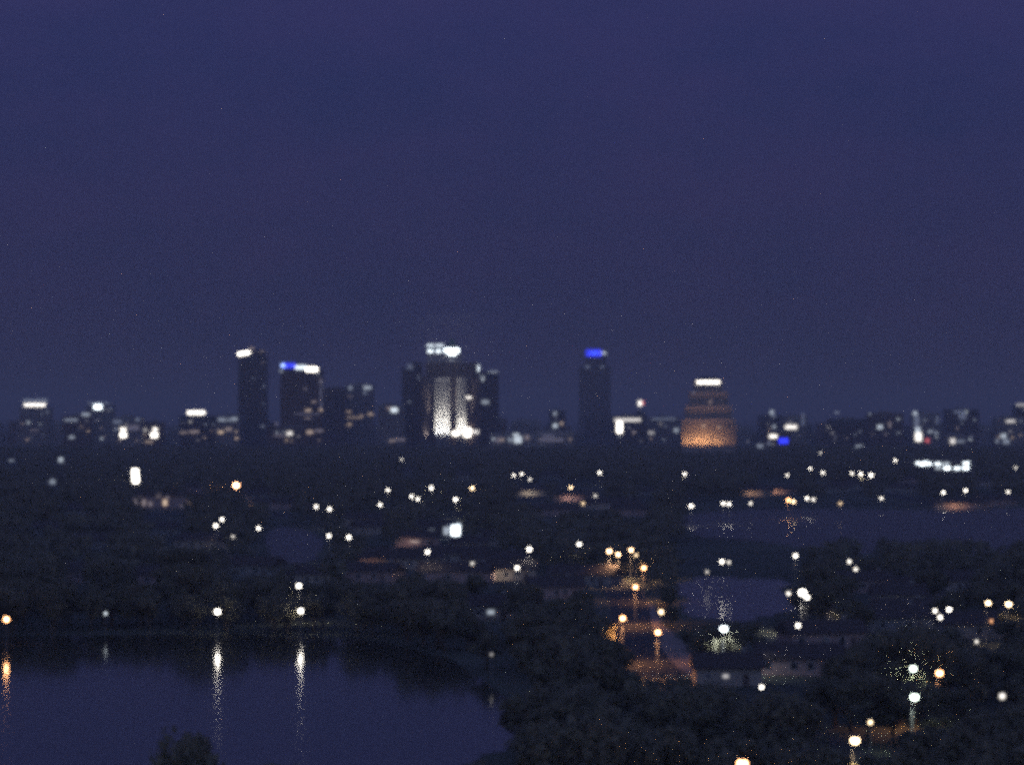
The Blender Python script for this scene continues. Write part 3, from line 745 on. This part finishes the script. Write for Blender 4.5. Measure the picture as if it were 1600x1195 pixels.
# white facade
Yf = on_z(710, 841).y
t = thing('kiosk', 'small building with the brightest white lit facade and a stepped top', 'building', (at(709, 830, Yf).x, Yf, 0))
ox = t.location.x
link('wall', MB().box(at(700,0,Yf).x-ox, at(719,0,Yf).x-ox, 0, 5, 0, at(0,820,Yf).z).mesh('wall', M['white']), t)
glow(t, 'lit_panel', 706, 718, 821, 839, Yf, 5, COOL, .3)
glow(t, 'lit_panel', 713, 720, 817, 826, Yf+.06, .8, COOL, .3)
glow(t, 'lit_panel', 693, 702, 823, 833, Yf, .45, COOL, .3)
seen(710, 830, Yf, 14)
# upright lit sign
Yp = on_z(211, 775).y
t = thing('pylon_sign', 'upright white lit sign pylon standing before the row of arched shop fronts', 'sign', (at(211, 743, Yp).x, Yp, 0))
link('post', MB().box(-.5, .5, .1, .9, 0, at(0,754,Yp).z).mesh('post', M['steel']), t)
glow(t, 'sign_panel', 207, 215.5, 733, 744, Yp, 9, WHITE, .6)
glow(t, 'sign_panel', 208, 216.5, 744.2, 754, Yp, 9, WHITE, .6)
seen(211, 743, Yp, 12)
# row of arched shop fronts
Ys = on_z(255, 795).y
t = thing('shop_row', 'long low row of arched shop fronts with dim openings beside the pylon sign', 'building', (at(255, 780, Ys).x, Ys, 0))
ox = t.location.x
sx0, sx1 = at(203, 0, Ys).x - ox, at(312, 0, Ys).x - ox
link('wall', MB().box(sx0, sx1, 0, 12, 0, 6.2).mesh('wall', M['stucco_b']), t)
link('roof', MB().frustum(sx0-.6, sx1+.6, -.7, 12.6, 6.21, 8.2, .86).mesh('roof', M['shingle']), t)
for (x, y, w, h, L) in ((213,783,7,10,.16),(225,785,6,9,.22),(235,787,6,7,.16),(218,775,5,4,.12),(248,774,8,6,.14),(258,785,6,9,.8),(262,776,5,5,.12),(297,783,6,9,.7),(284,790,5,3,.1)):
    glow(t, 'arched_opening', x-w/2, x+w/2, y-h/2, y+h/2, Ys, L, WARM, .3)
seen(255, 783, Ys, 50)
seen(711, 800, 900, 5)

# ------------------------------------------------------------------ trees
def crown_mesh(seed, R, H0, H1, n, q, m, name):
    """leaf clumps spread through an uneven crown"""
    g = np.random.default_rng(seed)
    nc = 11
    ph = g.uniform(0, 2*np.pi, nc); rr = R*np.sqrt(g.uniform(.02, .62, nc)); zz = g.uniform(.15, .85, nc)
    cc = np.c_[rr*np.cos(ph), rr*np.sin(ph), H0+(H1-H0)*zz]
    cr = R*g.uniform(.3, .52, nc)
    k = g.integers(0, nc, n)
    d = g.normal(size=(n, 3)); d /= np.linalg.norm(d, axis=1)[:, None]
    p = cc[k] + d*(cr[k]*g.uniform(.55, 1.08, n))[:, None]*np.array([1, 1, .75])
    a = g.normal(size=(n, 3)); a /= np.linalg.norm(a, axis=1)[:, None]
    b = np.cross(a, d); b /= np.linalg.norm(b, axis=1)[:, None] + 1e-6
    s = q*g.uniform(.6, 1.3, n)[:, None]
    return np.stack([p-a*s, p-b*s*.6, p+a*s, p+b*s*.6], 1)
def quads_to_mesh(Q, m, name):
    n = len(Q)
    me = bpy.data.meshes.new(name)
    me.vertices.add(4*n); me.vertices.foreach_set('co', Q.reshape(-1).astype(np.float32))
    me.loops.add(4*n); me.loops.foreach_set('vertex_index', np.arange(4*n, dtype=np.int32))
    me.polygons.add(n); me.polygons.foreach_set('loop_start', np.arange(0, 4*n, 4, dtype=np.int32))
    me.materials.append(m); me.update(calc_edges=True)
    return me
def trunk_mesh(seed, R, h):
    r = random.Random(seed); b = MB()
    top = (r.uniform(-.3, .3), r.uniform(-.3, .3), h*.62)
    b.tube((0, 0, -.1), top, .34, .16, 7)
    for k in range(6):
        a = 2*math.pi*k/6 + r.uniform(-.4, .4); z = h*r.uniform(.3, .55)
        b.tube((top[0]*z/top[2], top[1]*z/top[2], z), (math.cos(a)*R*.62, math.sin(a)*R*.62, z+h*r.uniform(.15, .3)), .14, .04, 5)
    return b.mesh('trunk', M['bark'])
KINDS = []
for i, (R, h) in enumerate(((4.6, 9.5), (5.2, 8.5), (3.8, 10.5), (5.8, 11.0), (4.2, 7.5))):
    KINDS.append((R, h, quads_to_mesh(crown_mesh(20+i, R, h*.3, h, 1100, .48, None, ''), M['leaf_b'] if i in (1, 4) else M['leaf'], 'crown'), trunk_mesh(50+i, R, h)))
LOW = [(R, h, crown_mesh(80+i, R, h*.15, h, 60, 1.25, None, '')) for i, (R, h) in enumerate(((4.8, 9), (5.5, 8.5), (4.2, 10.5)))]

def inside(p, poly):
    c = False; j = len(poly)-1
    for i in range(len(poly)):
        a, b = poly[i], poly[j]
        if (a.y > p[1]) != (b.y > p[1]) and p[0] < (b.x-a.x)*(p[1]-a.y)/(b.y-a.y)+a.x: c = not c
        j = i
    return c
def seg_d(p, a, b):
    ab = b-a; t_ = max(0, min(1, (p-a).dot(ab)/max(ab.length_squared, 1e-9)))
    return (p-a-ab*t_).length
# open lawns: (px0, px1, py0, py1) of ground where no tree stands
LAWNS = [(1040, 1250, 848, 915), (1050, 1235, 965, 1005), (1060, 1640, 786, 806)]
VIEWS = [(1066, 1150, 620, 704), (1062, 1232, 905, 966), (1075, 1640, 806, 842), (415, 500, 832, 872), (-50, 560, 1062, 1195), (560, 785, 1085, 1165), (968, 1030, 950, 1000), (948, 1004, 905, 952), (1004, 1030, 935, 952), (992, 1062, 1000, 1048), (575, 655, 862, 890), (780, 832, 886, 906), (880, 935, 756, 790), (815, 850, 758, 774), (1185, 1240, 752, 780),
         (700, 722, 815, 842)]
HOUSES = [o for o in COL.objects if o.name.startswith(('house', 'kiosk', 'shop_row', 'pylon', 'parking'))]
H_BOX = []
for o in HOUSES:
    w2 = 9 if not o.name.startswith(('parking', 'shop')) else 26
    H_BOX.append((o.location.x, o.location.y+5, w2))
def ok_tree(X, Y, R, h):
    bx, by = to_px((X, Y, 0)); _, ty = to_px((X, Y, h)); rp = R*FPX/Y
    for (a, b, c, d) in LAWNS:
        if a < bx < b and c < by < d: return False
    for (a, b, c, d) in VIEWS:
        if bx+rp*.8 > a and bx-rp*.8 < b and ty < d and by > c: return False
    for (lx, ly, LY, rr) in TARGETS:
        if LY > Y-3 and abs(lx-bx) < rp+rr*.5 and ty-rr*.5 < ly < by+2: return False
    for (hx, hy, w2) in H_BOX:
        if abs(X-hx) < w2+R*.6 and abs(Y-hy) < 8+R*.6: return False
    for w in WATERS:
        if inside((X, Y), w): return False
        if Y < 760 and any((Vector((X, Y))-q).length < R*.5+1 for q in w): return False
    v = Vector((X, Y))
    for P, wd in ROADS:
        if Y < 1500 and any(seg_d(v, P[i], P[i+1]) < wd/2+1.2 for i in range(0, len(P)-1)): return False
    return True
cands = []
r = random.Random(99)
Y = 235.0
while Y < 1050:
    stp = 8.2 if Y < 560 else 9.0
    half = Y*0.19+10; X = -half + r.uniform(0, 4)
    while X < half:
        xx, yy = X+r.uniform(-2.2, 2.2), Y+r.uniform(-2.4, 2.4); k = r.randrange(5); sc = r.uniform(.72, 1.25)
        if ok_tree(xx, yy, KINDS[k][0]*sc, KINDS[k][1]*sc):
            cands.append((xx, yy, k, sc, r.uniform(0, 6.28)))
        X += stp
    Y += stp*.95
for _ in range(260):                                   # a planting of small trees round the orange road lamps
    q = on_z(r.uniform(950, 1085), r.uniform(925, 1085)); k = r.randrange(5); sc = r.uniform(.45, .7)
    if ok_tree(q.x, q.y, KINDS[k][0]*sc, KINDS[k][1]*sc) and all((q.x-c[0])**2+(q.y-c[1])**2 > 18 for c in cands):
        cands.append((q.x, q.y, k, sc, r.uniform(0, 6.28)))
def visible(c):
    bx, by = to_px((c[0], c[1], 0)); _, ty = to_px((c[0], c[1], KINDS[c[2]][1]*c[3]))
    return -40 < bx < 1640 and ty < 1195
vis = [c for c in cands if visible(c)]
vis.sort(key=lambda c: c[1])
single = vis[:292]; rest = vis[292:] + [c for c in cands if not visible(c) and c[1] > 300]
print('TREES', len(vis), 'last single at', single[-1][1])
SOD = [on_z(x, y, 8) for x, y in ((993,918), (973,967), (1028,989))]
proto = {}
for (X, Y, k, sc, rz) in single:
    near_sod = min((Vector((X, Y))-s.xy).length for s in SOD) < 16
    bx, by = to_px((X, Y, 0))
    if near_sod: lb, gp = 'leafy tree lit orange brown by the sodium lamps along the road', 'orange lit trees along the road'
    elif by > 1120 and bx < 700: lb, gp = 'dark tree top in front of the near side of the lake', 'trees before the lake'
    elif bx < 760: lb, gp = 'dark tree on the bank across the big lake', 'trees on the far lake bank'
    else: lb, gp = 'unlit dark leafy tree in the near woodland beside the big lake', 'unlit trees of the near wood'
    R, h, cm, tm = KINDS[k]
    if k not in proto:
        t = thing('leafy_tree', lb, 'tree', (X, Y, 0), rz, gp)
        link('trunk', tm, t); link('crown', cm, t); proto[k] = t
    else:
        src = proto[k]; t = src.copy(); COL.objects.link(t)
        for ch in [c for c in src.children]:
            c2 = ch.copy(); COL.objects.link(c2); c2.parent = t
        t['label'] = lb; t['group'] = gp
    t.location = (X, Y, 0); t.rotation_euler[2] = rz; t.scale = (sc, sc, sc)

for (px_, Yt_, sc) in ((238, 244, 1.36), (296, 262, 1.44), (352, 236, 1.22)):      # tall trees on the near shore
    src = proto[3] if 3 in proto else t; t2 = src.copy(); COL.objects.link(t2)
    for ch in list(src.children):
        c2 = ch.copy(); COL.objects.link(c2); c2.parent = t2
    t2.location = ((px_-CX)/FPX*Yt_, Yt_, 0); t2.scale = (sc*.62, sc*.62, sc); t2.rotation_euler[2] = px_
    t2['label'] = 'tall dark tree whose top rises from the bottom edge against the lake'; t2['group'] = 'trees before the lake'
def mass(name, items, m, label):
    Q = []
    for (X, Y, k, sc, rz) in items:
        q = LOW[k % 3][2]; c, s = math.cos(rz), math.sin(rz)
        P = q*sc
        x_ = P[..., 0]*c - P[..., 1]*s + X; y_ = P[..., 0]*s + P[..., 1]*c + Y
        Q.append(np.stack([x_, y_, P[..., 2]], -1))
    o = link(name, quads_to_mesh(np.concatenate(Q), m, name))
    o['kind'] = 'stuff'; o['label'] = label; o['category'] = 'trees'
mass('woods', rest, M['leaf'], 'dark woods and garden trees of the middle distance merging into one mass')
far = []
Y = 1050.0
while Y < 5200:
    stp = 11 + (Y-1050)/260.0
    half = Y*0.19+20; X = -half
    while X < half:
        xx, yy = X+r.uniform(-4, 4), Y+r.uniform(-4, 4); sc = r.uniform(.75, 1.25)*(1+(Y-1050)/9000)
        if (Y < 3100 and ok_tree(xx, yy, 5*sc, 9.5*sc)) or (3100 <= Y < 3180 and not 1058 < to_px((xx, yy, 0))[0] < 1156) or Y > 4500:
            far.append((xx, yy, r.randrange(3), sc, r.uniform(0, 6.28)))
        X += stp*.8
    Y += stp*1.3
mass('distant_woods', far, M['leaf_b'], 'dark tree canopy stretching to the foot of the city')
print('FAR', len(far), 'REST', len(rest))

# ------------------------------------------------------------------ haze
hz = bpy.data.materials.new('haze'); hz.use_nodes = True
nt = hz.node_tree; nt.nodes.clear()
ho = nt.nodes.new('ShaderNodeOutputMaterial'); hv = nt.nodes.new('ShaderNodeVolumePrincipled')
hv.inputs['Color'].default_value = (.88, .86, .86, 1); hv.inputs['Density'].default_value = 0.00016
hv.inputs['Anisotropy'].default_value = 0.2
nt.links.new(hv.outputs[0], ho.inputs['Volume'])
o = link('haze', MB().box(-14500, 14500, -600, 29500, -1.0, 175).mesh('haze', hz)); o['kind'] = 'stuff'
